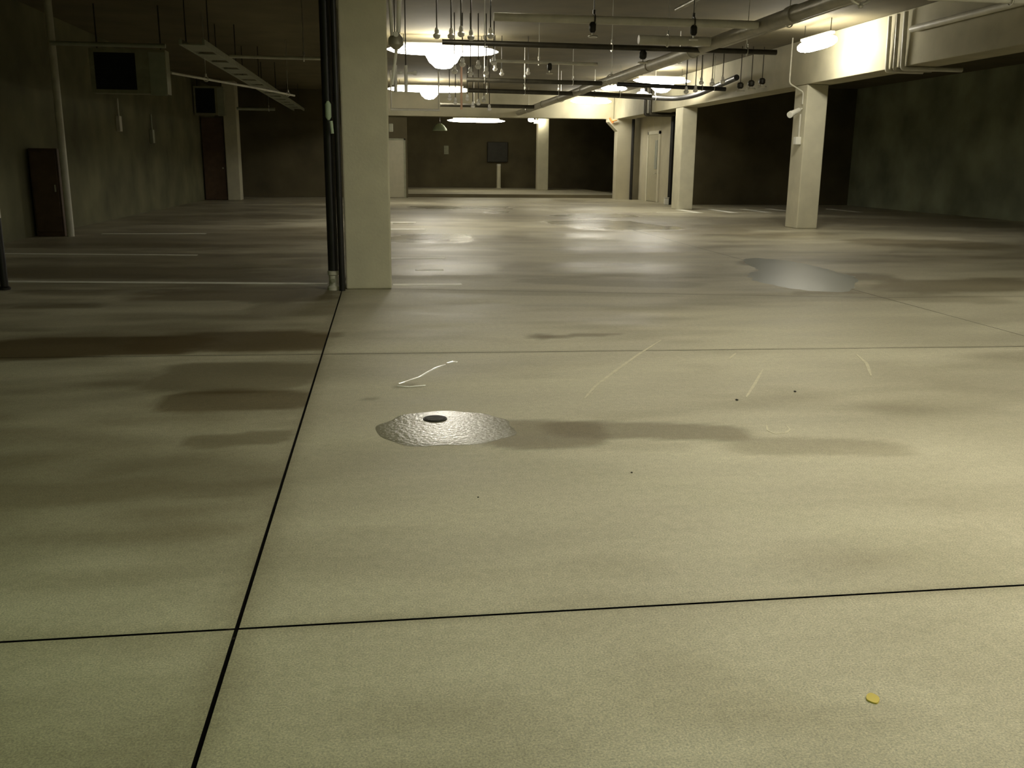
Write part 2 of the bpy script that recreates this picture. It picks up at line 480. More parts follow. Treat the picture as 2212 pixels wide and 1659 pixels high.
strip_lamp(4.0, 40.6, 2.97, 2.45, 'x', 'long bare strip lamp low over the far platform', lens=False, mat='faint')
# lamps over the near lane, behind and above the view
strip_lamp(2.6, 6.4, 3.35, 1.0, 'x', 'strip lamp over the near lane above the view', lens=False, flat=True, mat='lamp_near')
strip_lamp(3.0, 2.3, 3.35, 2.2, 'x', 'strip lamp over the near lane above the camera', lens=False, flat=True, mat='lamp_near')
strip_lamp(7.4, 1.5, 3.35, 2.4, 'y', 'strip lamp beside the right beam behind the camera', lens=False, flat=True, mat='lamp_near')
strip_lamp(7.4, 8.0, 3.40, .9, 'y', 'strip lamp beside the right beam above the view', lens=False, flat=True, mat='lamp_near')
strip_lamp(-2.6, -1.0, 3.35, 2.0, 'x', 'added greenish fill lamp, unseen behind the camera, tinting the left bay floor', lens=False, flat=True, mat='green_fill')  # added out of view, only to tint the left floor green

t = thing('round_lamp', (7.72, 28.0, 3.34), 'small oval glowing lamp between the two right lamps', 'lamp')
MB().lathe((7.72, 28.0, 3.34), [(.03, -.10), (.14, -.08), (.19, 0), (.14, .05), (.05, .08)], 18).build('lens_glow', M['lens'], t, True)
MB().lathe((7.72, 28.0, 3.34), [(.06, .081), (.06, .16)], 14).build('lamp_base', M['white'], t)
hanger_bm(7.72, 28.0, 3.50, CEIL - .001, .012).build('hanger_rod', M['darkpipe'], t)
t = thing('emergency_light', (6.95, 42.96, 3.1), 'twin-headed white emergency light over the small distant column', 'lamp')
MB().box(6.85, 7.05, 42.86, 42.98, 3.05, 3.2, .01).build('case', M['white'], t)
for xx, zz in ((6.70, 3.22), (7.16, 3.16)):
    MB().lathe((xx, 42.85, zz), [(.04, -.10), (.12, -.07), (.13, .03), (.07, .10)], 14).build('lamp_head', M['faint'], t, True)
MB().bent([(6.72, 42.87, 3.22), (6.95, 42.92, 3.205), (7.12, 42.87, 3.16)], .02).box(6.93, 6.97, 42.94, 42.98, 3.2, CEIL - .001).build('bracket', M['white'], t)
t = thing('dome_lamp', (2.42, 40.0, 2.7), 'unlit pale green lamp shade hanging over the far platform', 'lamp')
MB().lathe((2.42, 40, 2.60), [(.30, 0), (.28, .08), (.18, .2), (.08, .28)], 20).build('lamp_shade', M['pgreen'], t, True)
hanger_bm(2.42, 40, 2.88, CEIL - .001, .015).build('hanger_rod', M['darkpipe'], t)

# ------------------------------------------------------------------ ceiling pipes
def clevis(x, y, z, R, along, parent, mat='galv', dz=0):
    mb = MB(); ax = (1, 0, 0) if along == 'x' else (0, 1, 0)
    mb.ring((x, y, z), ax, R, .010, 18, 6)
    mb.tube([(x, y, z + R), (x, y, CEIL - .001)], .007, 8)
    mb.lathe((x, y, z + R), [(.02, 0), (.02, .05)], 8)
    return mb.build('pipe_hanger', M[mat], parent, True)
def pipe(pts, r, mat, label, hang=(), name='ceiling_pipe', group='pipes under the ceiling', rad=.15, along=None, hmat='galv', joints=(), valves=()):
    p0 = Vector(pts[0]); t = thing(name, p0, label, 'pipe', group)
    MB().bent(pts, r, rad, 16).build('pipe_run', M[mat], t, True)
    for (x, y, z, al) in hang: clevis(x, y, z, r + .02, al, t, hmat)
    for (x, y, z, al) in joints:
        a = Vector((x, y, z)); q = Vector((.07, 0, 0)) if al == 'x' else Vector((0, .09, 0))
        MB().tube([a - q, a + q], r * 1.18, 16).build('pipe_coupling', M[mat], t, True)
    for (x, y, z, q) in valves:
        vb = MB().lathe((x, y, z - .12), [(q * .6, 0), (q, .03), (q, .10), (q * .6, .13)], 14).build('pipe_valve', M['rubber'], t, True)
        MB().ring((x, y - .02, z - .17), (0, 0, 1), q * 1.2, .012, 16, 6).tube([(x, y, z - .17), (x, y, z - .11)], .01, 8).tube([(x - q * 1.2, y - .02, z - .17), (x + q * 1.2, y - .02, z - .17)], .007, 6).build('hand_wheel', M['galv'], vb, True)
    return t
pipe([(5.07, -2, 3.12), (5.07, 35.45, 3.12)], .095, 'bigpipe', 'large grey main pipe running away from the camera under the ceiling',
     [(5.07, y, 3.12, 'y') for y in (9.6, 15.4, 21, 27, 33)], joints=[(5.07, y, 3.12, 'y') for y in (11.6, 18, 24, 30)])
pipe([(1.45, 12.45, 3.11), (4.96, 12.45, 3.11)], .052, 'palepipe', 'pale cross pipe nearest the camera, joining the large grey main pipe',
     [(2.75, 12.45, 3.11, 'x'), (4.08, 12.45, 3.11, 'x')], hmat='darkpipe', valves=[(2.73, 12.42, 3.07, .045), (4.08, 12.42, 3.07, .045)])
pipe([(3.85, 14.3, 3.12), (4.96, 14.3, 3.12)], .068, 'palepipe', 'short fat pale pipe stub ending at the large main pipe', [(4.3, 14.3, 3.12, 'x')])
pipe([(.95, 14.95, 3.09), (6.3, 14.95, 3.07)], .042, 'darkpipe', 'dark cross pipe just behind the short fat pale pipe',
     [(1.6, 14.95, 3.09, 'x'), (3.6, 14.95, 3.08, 'x'), (5.8, 14.95, 3.07, 'x')], valves=[(4.1, 14.93, 3.03, .06)])
pipe([(2.0, 17.7, 3.12), (4.0, 17.7, 3.10)], .03, 'palepipe', 'thin pale cross pipe between two dark cross pipes', [(2.9, 17.7, 3.11, 'x')], valves=[(3.10, 17.69, 3.09, .045)])
pipe([(1.9, 21.5, 3.10), (4.97, 21.5, 3.08)], .05, 'darkpipe', 'dark cross pipe in the middle of the ceiling with bright hangers',
     [(x, 21.5, 3.1, 'x') for x in (2.3, 3.2, 4.3)])
pipe([(2.2, 24.6, 3.10), (7.2, 25.2, 3.09)], .055, 'darkpipe', 'dark cross pipe passing under the middle of the ceiling behind the valves',
     [(x, 24.6 + (x - 2.2) * .12, 3.1, 'x') for x in (2.7, 3.7, 4.6, 6.3)])
pipe([(5.3, 26.4, 3.22), (8.2, 26.2, 3.10), (8.45, 25.2, 3.14), (8.45, 22.3, 3.35)], .07, 'black', 'black pipe crossing before the far right lamps and bending along the beam',
     [(5.9, 26.36, 3.195, 'x'), (7.6, 26.24, 3.12, 'x')], rad=.4)
pipe([(5.6, 22.6, 3.16), (8.3, 22.6, 3.10)], .05, 'black', 'black pipe under the lamp before the second right column',
     [(x, 22.6, 3.12, 'x') for x in (7.3, 7.7, 8.0)])
pipe([(1.9, 31.2, 3.12), (4.97, 31.2, 3.10)], .06, 'darkpipe', 'dark cross pipe farthest back, in front of the cross beam', [(3, 31.2, 3.11, 'x')])
pipe([(6.0, 10.2, 3.12), (8.6, 10.2, 3.12)], .03, 'palepipe', 'thin pale pipe in the top right corner of the view', [(7.0, 10.2, 3.12, 'x')])
pipe([(4.2, 7, 3.45), (4.2, 13.6, 3.45)], .03, 'bigpipe', 'thin pipe rising to the top edge beside the large main pipe', [(4.2, 10.5, 3.45, 'y')])
pipe([(5.85, 8, 3.3), (5.85, 24, 3.3)], .035, 'bigpipe', 'slim pipe running right of the large main pipe', [(5.85, 13.5, 3.3, 'y'), (5.85, 18.6, 3.3, 'y')])
# pipe along the top of the right beam, and the conduits that drop down its side and turn under it
pipe([(8.64, 4.0, 3.50), (8.64, 15.05, 3.50)], .055, 'palepipe', 'pale pipe running along the upper edge of the right beam',
     [(8.64, 7.5, 3.5, 'y')])
for k, (yy, nm) in enumerate(((15.28, 'first'), (15.52, 'middle'), (15.78, 'last'))):
    pipe([(8.64, yy, 3.80), (8.67, yy, 2.91), (9.75 if k == 0 else 9.34, yy, 2.91)], .032 if k else .038, 'palepipe' if k != 1 else 'bigpipe',
         'conduit dropping down the right beam and turning under it, %s of three' % nm, name='conduit', group='conduits wrapping the right beam', rad=.05)
for k, yy in enumerate((30.3, 30.9)):
    pipe([(8.62, yy, 3.80), (8.64, yy, 2.90), (9.60, yy, 2.90)], .05, 'darkpipe', 'dark conduit %s turning under the beam near the pale door wall' % ('nearer' if k == 0 else 'farther'),
         name='conduit', group='dark conduits wrapping the far beam', rad=.06)
# vertical pipes
pipe([(-.525, 9.78, .20), (-.525, 9.78, CEIL - .002)], .052, 'black', 'thick black drain pipe left of the front column', name='drain_pipe', group='black pipes by the front column')
tp = pipe([(-.435, 9.70, .0), (-.435, 9.70, CEIL - .002)], .032, 'black', 'slim black pipe touching the edge of the front column', name='drain_pipe', group='black pipes by the front column')
t = thing('pipe_fitting', (-.525, 9.78, 0), 'pale cast fitting at the foot of the thick black drain pipe', 'pipe')
MB().lathe((-.525, 9.78, 0), [(.065, 0), (.065, .03), (.048, .05), (.048, .15), (.06, .16), (.06, .199)], 18).build('fitting_body', M['palepipe'], t, True)
MB().tube([(-.525, 9.735, .10), (-.525, 9.71, .10)], .022, 12).build('fitting_plug', M['galv'], t, True)
t = thing('valve_handle', (-.50, 9.70, 1.7), 'pale green valve tag on the black drain pipe', 'valve')
MB().lathe((-.515, 9.69, 1.70), [(.012, 0), (.030, .03), (.030, .15), (.012, .18)], 12).build('valve_body', M['pgreen'], t, True)
MB().tube([(-.490, 9.665, 1.69), (-.48, 9.665, 1.57)], .016, 8).build('valve_lever', M['pgreen'], t, True)
pipe([(9.34, 34.95, 0), (9.34, 34.95, 2.948)], .055, 'black', 'black vertical pipe on the pale pier left of the doorway', name='drain_pipe', group='black pipes by the door wall')
pipe([(9.55, 30.72, 0), (9.55, 30.72, CEIL - .002)], .07, 'black', 'black vertical pipe at the corner behind the second right column', name='drain_pipe', group='black pipes by the door wall')
pipe([(-5.34, 17.0, 0), (-5.34, 17.0, CEIL - .002)], .06, 'palepipe', 'pale vertical pipe by the left wall beside a low brown cabinet', name='riser_pipe', group=None)
pipe([(-5.34, 16.9, 3.14), (-3.52, 16.9, 3.14)], .035, 'tray', 'pale pipe from the left riser over the nearer ventilation box')
pipe([(-3.47, 16.93, 2.72), (-2.35, 20.3, 2.72), (-1.9, 22.0, 2.72)], .022, 'palepipe', 'thin pale pipe slanting below the cable tray on the left', [(-3.1, 18.05, 2.72, 'y'), (-2.0, 21.6, 2.72, 'y')])
pipe([(-2.35, 15.9, 2.9), (-.9, 15.9, 2.9)], .025, 'palepipe', 'thin cross pipe between the cable tray and the black drain pipe', [(-1.2, 15.9, 2.9, 'x')])
pipe([(-4.9, 33.0, 2.98), (-3.5, 33.0, 2.98)], .05, 'tray', 'short pale pipe beside the left rear column', [(-3.7, 33.0, 2.98, 'x')])
# conduits and bracket right of the front column
pipe([(.11, 9.78, 2.949), (.125, 9.78, 2.52)], .016, 'palepipe', 'thin pale conduit down the right edge of the front column', name='conduit', group='conduits right of the front column')
pipe([(.26, 9.9, CEIL - .01), (.19, 9.9, 2.56)], .022, 'white', 'thin white conduit slanting down to the box beside the front column', name='conduit', group='conduits right of the front column')
t = thing('junction_box', (.16, 9.86, 2.4), 'grey round conduit box fixed high on the right edge of the front column', 'box')
MB().lathe((.165, 9.86, 2.40), [(.03, 0), (.075, .04), (.075, .10), (.03, .16)], 14).build('box_body', M['bigpipe'], t, True)
MB().tube([(.17, 9.9, 2.41), (.12, 9.9, 2.06)], .016).build('conduit_tail', M['white'], t, True)
MB().tube([(.165, 9.80, 2.53), (.165, 9.765, 2.53)], .026, 12).build('box_knob', M['white'], t, True)
t = thing('junction_box', (.10, 9.85, 1.65), 'tiny pale box halfway up the right edge of the front column', 'box')
MB().box(.076, .12, 9.81, 9.87, 1.60, 1.68, .008).build('box_body', M['palepipe'], t)
# two short white pipes with stubs behind the conduit box
for xx, nm in ((.25, 'left'), (.42, 'right')):
    t = thing('hanging_pipe', (xx, 16, 2.45), 'short white vertical pipe behind the front column, %s of the pair' % nm, 'pipe', 'pair of short white hanging pipes')
    MB().tube([(xx, 16, 2.42), (xx, 16, 2.84)], .028).build('pipe_run', M['white'], t, True)
    st = .09 if nm == 'left' else .15
    MB().tube([(xx, 16, 2.72), (xx + st, 16, 2.72)], .02).tube([(xx + st, 15.97, 2.72), (xx + st, 16.03, 2.72)], .035 if nm == 'right' else .021).build('pipe_stub', M['white'], t, True)
    hanger_bm(xx, 16, 2.84, CEIL - .001, .01).build('hanger_rod', M['darkpipe'], t)
# wire frame under the lamp
t = thing('pipe_trapeze', (1, 28, 2.78), 'thin pale wire trapeze below the lamp low behind the front column', 'trapeze')
MB().tube([(.28, 28, 2.78), (1.70, 28, 2.78)], .035).build('crossbar', M['white'], t, True)
for xx in (.30, 1.67): MB().tube([(xx, 28, 2.78), (xx, 28, CEIL - .001)], .02).build('frame_rod', M['palepipe'], t, True)

# ------------------------------------------------------------------ sprinkler drops
def drop(x, y, z, where, mat='bright', sz=1.):
    t = thing('sprinkler_drop', (x, y, z), 'bright metal sprinkler drop %s' % where, 'sprinkler', 'shiny drops hanging under the ceiling')
    MB().tube([(x, y, z + .07 * sz), (x, y, CEIL - .001)], .009 * sz, 8).build('drop_pipe', M['darkpipe'], t, True)
    MB().lathe((x, y, z), [(.02 * sz, -.02 * sz), (.045 * sz, 0), (.05 * sz, .03 * sz), (.028 * sz, .05 * sz), (.03 * sz, .08 * sz), (.018 * sz, .12 * sz)], 12).build('sprinkler_head', M[mat], t, True)
sets = [
 (12.9, 1., 'in the nearest row right of the front column, %s', [(.75, 2.9), (.94, 2.9), (1.07, 2.93), (1.20, 2.89), (1.46, 2.92)]),
 (17.2, 1.1, 'below the largest lamp by the front column, %s', [(1.31, 2.85), (1.45, 2.97), (1.59, 2.82), (1.73, 2.94), (1.87, 2.84), (2.01, 3.01)]),
 (20., 1., 'in the middle of the ceiling, %s', [(2.36, 3.17), (2.5, 3.08), (3.05, 3.11)]),
 (26., 1.25, 'in the lowest cluster behind the front column, %s', [(1.84, 2.95), (2.0, 2.86), (2.32, 2.95), (2.47, 2.76), (2.62, 2.84), (2.77, 2.92), (2.92, 2.70)]),
 (21.6, 1.2, 'before the second right column, %s', [(6.99, 2.92), (7.21, 2.96), (7.34, 3.13), (7.60, 3.11), (7.85, 3.16)]),
]
order = ['leftmost', 'second from left', 'third from left', 'fourth from left', 'fifth from left', 'sixth from left', 'rightmost']
for y, sz, w, L in sets:
    for i, (x, z) in enumerate(L):
        o = order[-1] if i == len(L) - 1 else order[i]
        drop(x, y, z, w % o, sz=sz)
t = thing('copper_pipe', (2.16, 26, 2.7), 'copper coloured vertical pipe among the shiny drops', 'pipe')
MB().tube([(2.16, 26, 2.70), (2.16, 26, CEIL - .001)], .03, 12).build('pipe_run', M['copper'], t, True)
# valves on cross pipes
def valve(x, y, z, label, r=.06):
    t = thing('pipe_valve', (x, y, z), label, 'valve', 'valves on the ceiling pipes')
    MB().lathe((x, y, z - .12), [(r * .6, 0), (r, .03), (r, .10), (r * .6, .13)], 14).build('valve_body', M['rubber'], t, True)
    MB().ring((x, y - .02, z - .17), (0, 0, 1), r * 1.2, .012, 16, 6).tube([(x, y, z - .17), (x, y, z - .11)], .01, 8).tube([(x - r * 1.2, y - .02, z - .17), (x + r * 1.2, y - .02, z - .17)], .007, 6).build('hand_wheel', M['galv'], t, True)
for i, (x, z) in enumerate(((7.9, 3.0), (8.15, 3.05), (8.4, 3.1))):
    valve(x, 20.6, z + .08, 'dark valve close to the right beam before its second column, %s of three' % ('left', 'middle', 'right')[i], .07)
    hanger_bm(x, 20.6, z + .05, CEIL - .001, .01).build('hanger_rod', M['darkpipe'], [o for o in C.objects if o.name.startswith('pipe_valve') and o.parent is None][-1])
t = thing('pipe_clamp', (5.07, 9.9, 3.12), 'large bright clamp ring around the main pipe at the top edge', 'clamp')
MB().ring((5.07, 9.9, 3.12), (0, 1, 0), .14, .016, 24, 8).tube([(5.07, 9.9, 3.26), (5.07, 9.9, CEIL - .001)], .01, 8).build('clamp_ring', M['galv'], t, True)
MB().lathe((5.07, 9.9, 2.94), [(.02, 0), (.03, .02), (.02, .05)], 10).build('clamp_bolt', M['galv'], t, True)

# ------------------------------------------------------------------ left bay
t = thing('cable_tray', (-2.95, 16.1, 3.1), 'long ladder-shaped cable tray hanging on the left and running into the distance', 'tray')
MB().box(-3.15, -3.11, 16.1, 35.8, 3.08, 3.17).box(-2.79, -2.75, 16.1, 35.8, 3.08, 3.17).build('side_rail', M['tray'], t)
sl = MB()
y = 16.15
while y < 34.8:
    sl.box(-3.11, -2.79, y, y + .95, 3.085, 3.10); y += 1.35
sl.build('tray_plate', M['tray'], t)
for yy in (16.6, 19.5, 23, 26.5, 30, 33.5):
    for xx in (-3.13, -2.77): hanger_bm(xx, yy, 3.17, CEIL - .001, .01).build('hanger_rod', M['darkpipe'], t)

def vent_box(x0, x1, ys, z0, z1, split, label):
    t = thing('ventilation_box', ((x0 + x1) / 2, ys, z0), label, 'ventilation box', 'ventilation boxes in the left bay')
    w = x1 - x0; a = x0 + w * .06; b = x0 + w * split
    MB().box(x0, x1, ys + .02, ys + .30, z0, z1).build('box_body', M['duct'], t)
    MB().box(x0, a, ys - .01, ys + .02, z0, z1).box(b, x1, ys - .01, ys + .02, z0, z1).box(a, b, ys - .01, ys + .02, z1 - .06, z1).box(a, b, ys - .01, ys + .02, z0, z0 + .06).build('front_frame', M['duct'], t)
    g = MB().box(a, b, ys + .005, ys + .018, z0 + .06, z1 - .06)
    zz = z0 + .1
    while zz < z1 - .1: g.box(a, b, ys - .004, ys + .006, zz, zz + .012); zz += .06
    g.build('grille', M['hole'], t)
    MB().box(x1 - w * .22, x1 - .01, ys - .022, ys - .011, z0 - .03, z1 - .04).build('side_flange', M['tray'], t)
    for xx in (x0 + .1, x1 - .1): hanger_bm(xx, ys + .15, z1, CEIL - .001, .012).build('hanger_rod', M['darkpipe'], t)
vent_box(-4.86, -3.62, 17.3, 2.40, 3.12, .60, 'large hanging ventilation box with a dark square grille, nearer one on the left')
vent_box(-6.0 + .08, -4.98, 32.0, 2.72, 3.60, .70, 'smaller looking ventilation box with a dark grille beside the left rear column')
t = thing('metal_cabinet', (-5.66, 17.1, 0), 'low brown metal cabinet standing against the left wall beside the pale riser', 'cabinet')
MB().box(-5.90, -5.44, 17.02, 17.5, 0, 1.47, .01).build('cabinet_body', M['brown'], t)
MB().box(-5.87, -5.47, 17.0, 17.02, .08, 1.43, .005).build('cabinet_door', M['brown'], t)
MB().box(-5.52, -5.50, 16.97, 17.0, .75, .87).build('handle', M['galv'], t)
t = thing('door_leaf', (-5.5, 32.95, 0), 'dark brown door leaf left of the lit foot of the left rear column', 'door')
MB().box(-5.90, -5.20, 32.9, 33.0, .01, 2.68, .008).build('door_panel', M['brown'], t)
MB().tube([(-5.28, 32.90, 1.05), (-5.28, 32.85, 1.05)], .025).build('door_knob', M['galv'], t, True)
for (y, z, c, lb) in ((22.86, 2.14, 'palepipe', 'small pale switch box on the left wall below the nearer ventilation box'), (25.95, 1.94, 'tray', 'small grey switch box on the left wall farther from the nearer ventilation box')):
    t = thing('switch_box', (-5.93, y, z), lb, 'switch box')
    MB().box(-5.948, -5.86, y - .10, y + .10, z - .22, z + .12, .01).build('box_body', M[c], t)
    MB().tube([(-5.9, y, z + .12), (-5.9, y, z + .5)], .02).build('box_conduit', M[c], t, True)

# ------------------------------------------------------------------ things on the right column
t = thing('security_camera', (8.5, 19.2, 2.4), 'white security camera on a bracket at the left side of the right column', 'camera')
MB().tube([(8.72, 19.15, 2.47), (8.60, 19.1, 2.42)], .022).build('bracket', M['palepipe'], t, True)
MB().tube([(8.66, 19.16, 2.44), (8.42, 18.98, 2.35)], [.05, .06], 14).build('camera_body', M['white'], t, True)
MB().tube([(8.42, 18.98, 2.35), (8.37, 18.945, 2.33)], [.07, .066], 14).build('camera_hood', M['white'], t, True)
t = thing('junction_box', (8.66, 19.2, 1.8), 'small white box low on the left side of the right column', 'box')
MB().box(8.62, 8.739, 19.1, 19.24, 1.74, 1.90, .015).build('box_body', M['white'], t)
MB().tube([(8.70, 19.15, 1.90), (8.70, 19.15, 2.36)], .018).build('box_conduit', M['palepipe'], t, True)
pipe([(8.36, 19.05, CEIL - .005), (8.36, 19.05, 2.96), (8.71, 19.12, 2.80), (8.71, 19.12, 2.56)], .014, 'palepipe', 'thin cable looping down from the ceiling to the security camera', name='cable', group=None, rad=.06)
t = thing('orange_tag', (8.5, 34.98, 2.93), 'orange tag at the slanted haunch of the pale pier', 'tag')
MB().tube([(8.42, 34.97, 2.98), (8.56, 34.97, 2.80)], .035, 8).build('tag_strap', M['orange'], t, True)
MB().tube([(8.52, 34.95, 2.86), (8.70, 34.95, 2.90)], .025, 8).build('tag_end', M['orange'], t, True)
t = thing('floor_box', (9.4, 30.5, 0), 'small white box on the floor behind the second right column', 'box')
MB().box(9.30, 9.44, 30.4, 30.55, 0, .22, .02).build('box_body', M['white'], t)
MB().box(9.29, 9.45, 30.39, 30.56, .221, .25, .01).build('lid', M['palepipe'], t)

# bollards
def bollard(x, y, z0, h, r, cap, mat, capm, label):
    t = thing('bollard', (x, y, z0), label, 'bollard')
    MB().tube([(x, y, z0), (x, y, z0 + h - cap)], r, 18).build('post', M[mat], t, True)
    MB().lathe((x, y, z0), [(r * 1.05, h - cap), (r * 1.05, h - .02), (r * .6, h)], 18).build('post_cap', M[capm], t, True)
    MB().lathe((x, y, z0), [(r * 1.5, 0), (r * 1.5, .02), (r, .035)], 18).build('base_plate', M[mat], t, True)
bollard(-3.83, 10.0, 0, .88, .038, .16, 'black', 'palepipe', 'slim black bollard with a pale cap at the left edge of the view')
bollard(5.55, 45.3, .12, 1.15, .10, .1, 'column', 'palepipe', 'pale bollard standing on the raised platform by the far wall')
# things on the far wall
t = thing('wall_sign', (3.6, 46.35, 2.0), 'small pale sign on the dark far wall', 'sign')
MB().box(3.0, 3.22, 46.35, 46.398, 1.7, 2.1).build('sign_plate', M['duct'], t)
t = thing('wall_cabinet', (6.2, 46.3, 1.3), 'dark cabinet on the far wall beside the pale bollard', 'cabinet')
MB().box(5.1, 6.1, 46.18, 46.398, 1.35, 2.3, .02).build('cabinet_body', M['rubber'], t)
MB().box(5.14, 6.06, 46.16, 46.18, 1.39, 2.26).build('cabinet_door', M['rubber'], t)

# ------------------------------------------------------------------ painted lines
def line(x0, x1, y, w, label, group='painted parking lines'):
    n = 24; mb = MB()
    bm = mb.bm; top = []; bot = []
    for k in range(n + 1):
        x = x0 + (x1 - x0) * k / n; j = .006 * noise.noise((x * 4, 1., 1.))
        yy = y(x) if callable(y) else y
        top.append(bm.verts.new((x, yy + w / 2 + j, .003))); bot.append(bm.verts.new((x, yy - w / 2 + j, .003)))
    for k in range(n): bm.faces.new((bot[k], bot[k + 1], top[k + 1], top[k]))
    r = bmesh.ops.extrude_face_region(bm, geom=bm.faces[:])
    for v in [g for g in r['geom'] if isinstance(g, bmesh.types.BMVert)]: v.co.z = .0005
    return tag(mb.build('parking_line', M['paint']), label, 'floor marking', group)
line(-5.6, -.62, lambda x: 10.28 - .115 * (x + .66), .13, 'long white line from the left bollard to the foot of the black drain pipe')
line(.09, .84, 10.14, .15, 'white line beginning right at the foot of the front column')
line(.38, .73, 11.57, .15, 'shortest white dash on the floor behind the front column')
line(.09, .84, 13.02, .15, 'thin white line just beyond the shortest dash')
line(.09, .84, 18.8, .3, 'white line on the wet floor beyond the thin one, right of the front column')
line(.05, .72, 21.0, .25, 'faintest white line farthest behind the front column')
line(-5.3, -2.6, lambda x: 13.87 - .12 * (x + 5.2), .11, 'thin white line in the left bay, second from the camera')
line(-5.0, -3.2, 17.6, .14, 'short faint white line in the left bay, farthest from the camera')
for i, (x, y) in enumerate(((8.78, 26.2), (9.83, 26.3), (10.95, 26.6), (11.9, 26.9), (13.9, 26.9))):
    t = MB().box(x - .10, x + .10, y - .9, y + 1.1, .0005, .004).build('parking_mark', M['paint'])
    tag(t, 'short white floor mark in the right bay, %s' % ('nearest the second right column', 'second from the second right column', 'third from the second right column', 'touching the column with the camera', 'right of the column with the camera')[i], 'floor marking', 'short white marks in the right bay')
line(7.6, 8.66, lambda x: 25.55 - .15 * (x - 8), .10, 'faint pale line in front of the second right column')

# ------------------------------------------------------------------ puddles, drain, litter
def blob(name, pts, z, mat, label, cat, group=None, seed=0, amp=.12):
    """closed outline (control points) smoothed and roughened, thin with a rounded rim"""
    n = len(pts); out = []
    for i in range(n):
        p0, p1, p2, p3 = [Vector(pts[(i + k - 1) % n]) for k in range(4)]
        for s_ in range(10):
            t = s_ / 10
            out.append(.5 * ((2 * p1) + (p2 - p0) * t + (2 * p0 - 5 * p1 + 4 * p2 - p3) * t * t + (3 * p1 - p0 - 3 * p2 + p3) * t ** 3))
    c = sum(out, Vector((0, 0))) / len(out)
    mb = MB(); bm = mb.bm; rings = []
    for f, zz in ((1, .0004), (.985, z * .6), (.95, z), (.6, z), (.3, z)):
        ring = []
        for k, p in enumerate(out):
            e = 1 + amp * noise.noise((p.x * 5 + seed, p.y * 7, seed))
            ring.append(bm.verts.new(((p.x - c.x) * f * e + c.x, (p.y - c.y) * f * e + c.y, zz)))
        rings.append(ring)
    m = len(out)
    for a in range(len(rings) - 1):
        for k in range(m): bm.faces.new((rings[a][k], rings[a][(k + 1) % m], rings[a + 1][(k + 1) % m], rings[a + 1][k]))
    cv = bm.verts.new((c.x, c.y, z))
    for k in range(m): bm.faces.new((rings[-1][k], rings[-1][(k + 1) % m], cv))
    return tag(mb.build(name, mat, None, True), label, cat, group)
blob('puddle', [(-.07, 4.50), (0.0, 4.32), (.12, 4.21), (.30, 4.18), (.47, 4.22), (.60, 4.33), (.64, 4.52), (.54, 4.70), (.36, 4.80), (.15, 4.78), (.02, 4.66)], .0012, M['water'],
     'shallow puddle around the small floor drain in the foreground', 'puddle', seed=2)
blob('puddle', [(4.28, 9.9), (4.55, 9.35), (4.92, 9.3), (5.3, 9.9), (5.65, 10.6), (5.72, 11.6), (5.6, 12.6), (5.2, 12.75), (4.95, 12.3), (4.75, 11.4), (4.4, 10.8)], .0012, M['water_sheen'],
     'larger puddle with a painted grey sheen on the right at the slab joint', 'puddle', seed=5)
def streak(pts, ws, label, mat='wet_glint', z=.004):
    mb = MB(); bm = mb.bm; L = []; R = []
    pts = [Vector(p) for p in pts]
    for i, p in enumerate(pts):
        t = (pts[min(i + 1, len(pts) - 1)] - pts[max(i - 1, 0)]).normalized(); nrm = Vector((-t.y, t.x))
        a = p + nrm * ws[i]; b = p - nrm * ws[i]
        L.append((bm.verts.new((a.x, a.y, .0004)), bm.verts.new(((a.x + p.x) / 2, (a.y + p.y) / 2, z)))); R.append((bm.verts.new((b.x, b.y, .0004)), bm.verts.new(((b.x + p.x) / 2, (b.y + p.y) / 2, z))))
    for i in range(len(pts) - 1):
        bm.faces.new((L[i][0], L[i + 1][0], L[i + 1][1], L[i][1])); bm.faces.new((L[i][1], L[i + 1][1], R[i + 1][1], R[i][1])); bm.faces.new((R[i][1], R[i + 1][1], R[i + 1][0], R[i][0]))
    return tag(mb.build('water_streak', M[mat], None, True), label, 'water')
wl, wlt, wlb = new_mat('painted_water_glint')
wlb.inputs['Base Color'].default_value = (.95, .95, .9, 1); wlb.inputs['Roughness'].default_value = .12; wlb.inputs['Specular IOR Level'].default_value = 1  # near-white base colour paints in the lamp glint on the water
M['wet_glint'] = wl
streak([(.07, 5.47), (.199, 5.636), (.26, 5.78), (.314, 5.894), (.385, 5.99)], [.002, .006, .010, .013, .006], 'wet streak with a painted white glint slanting on the floor above the drain puddle')
streak([(.397, 6.03), (.442, 6.085), (.471, 6.053)], [.012, .028, .006], 'small wet spot with a painted white glint at the upper end of the slanting streak')
streak([(.06, 5.41), (.134, 5.384), (.231, 5.41)], [.002, .004, .002], 'thin wet line with a painted white glint below the slanting streak')
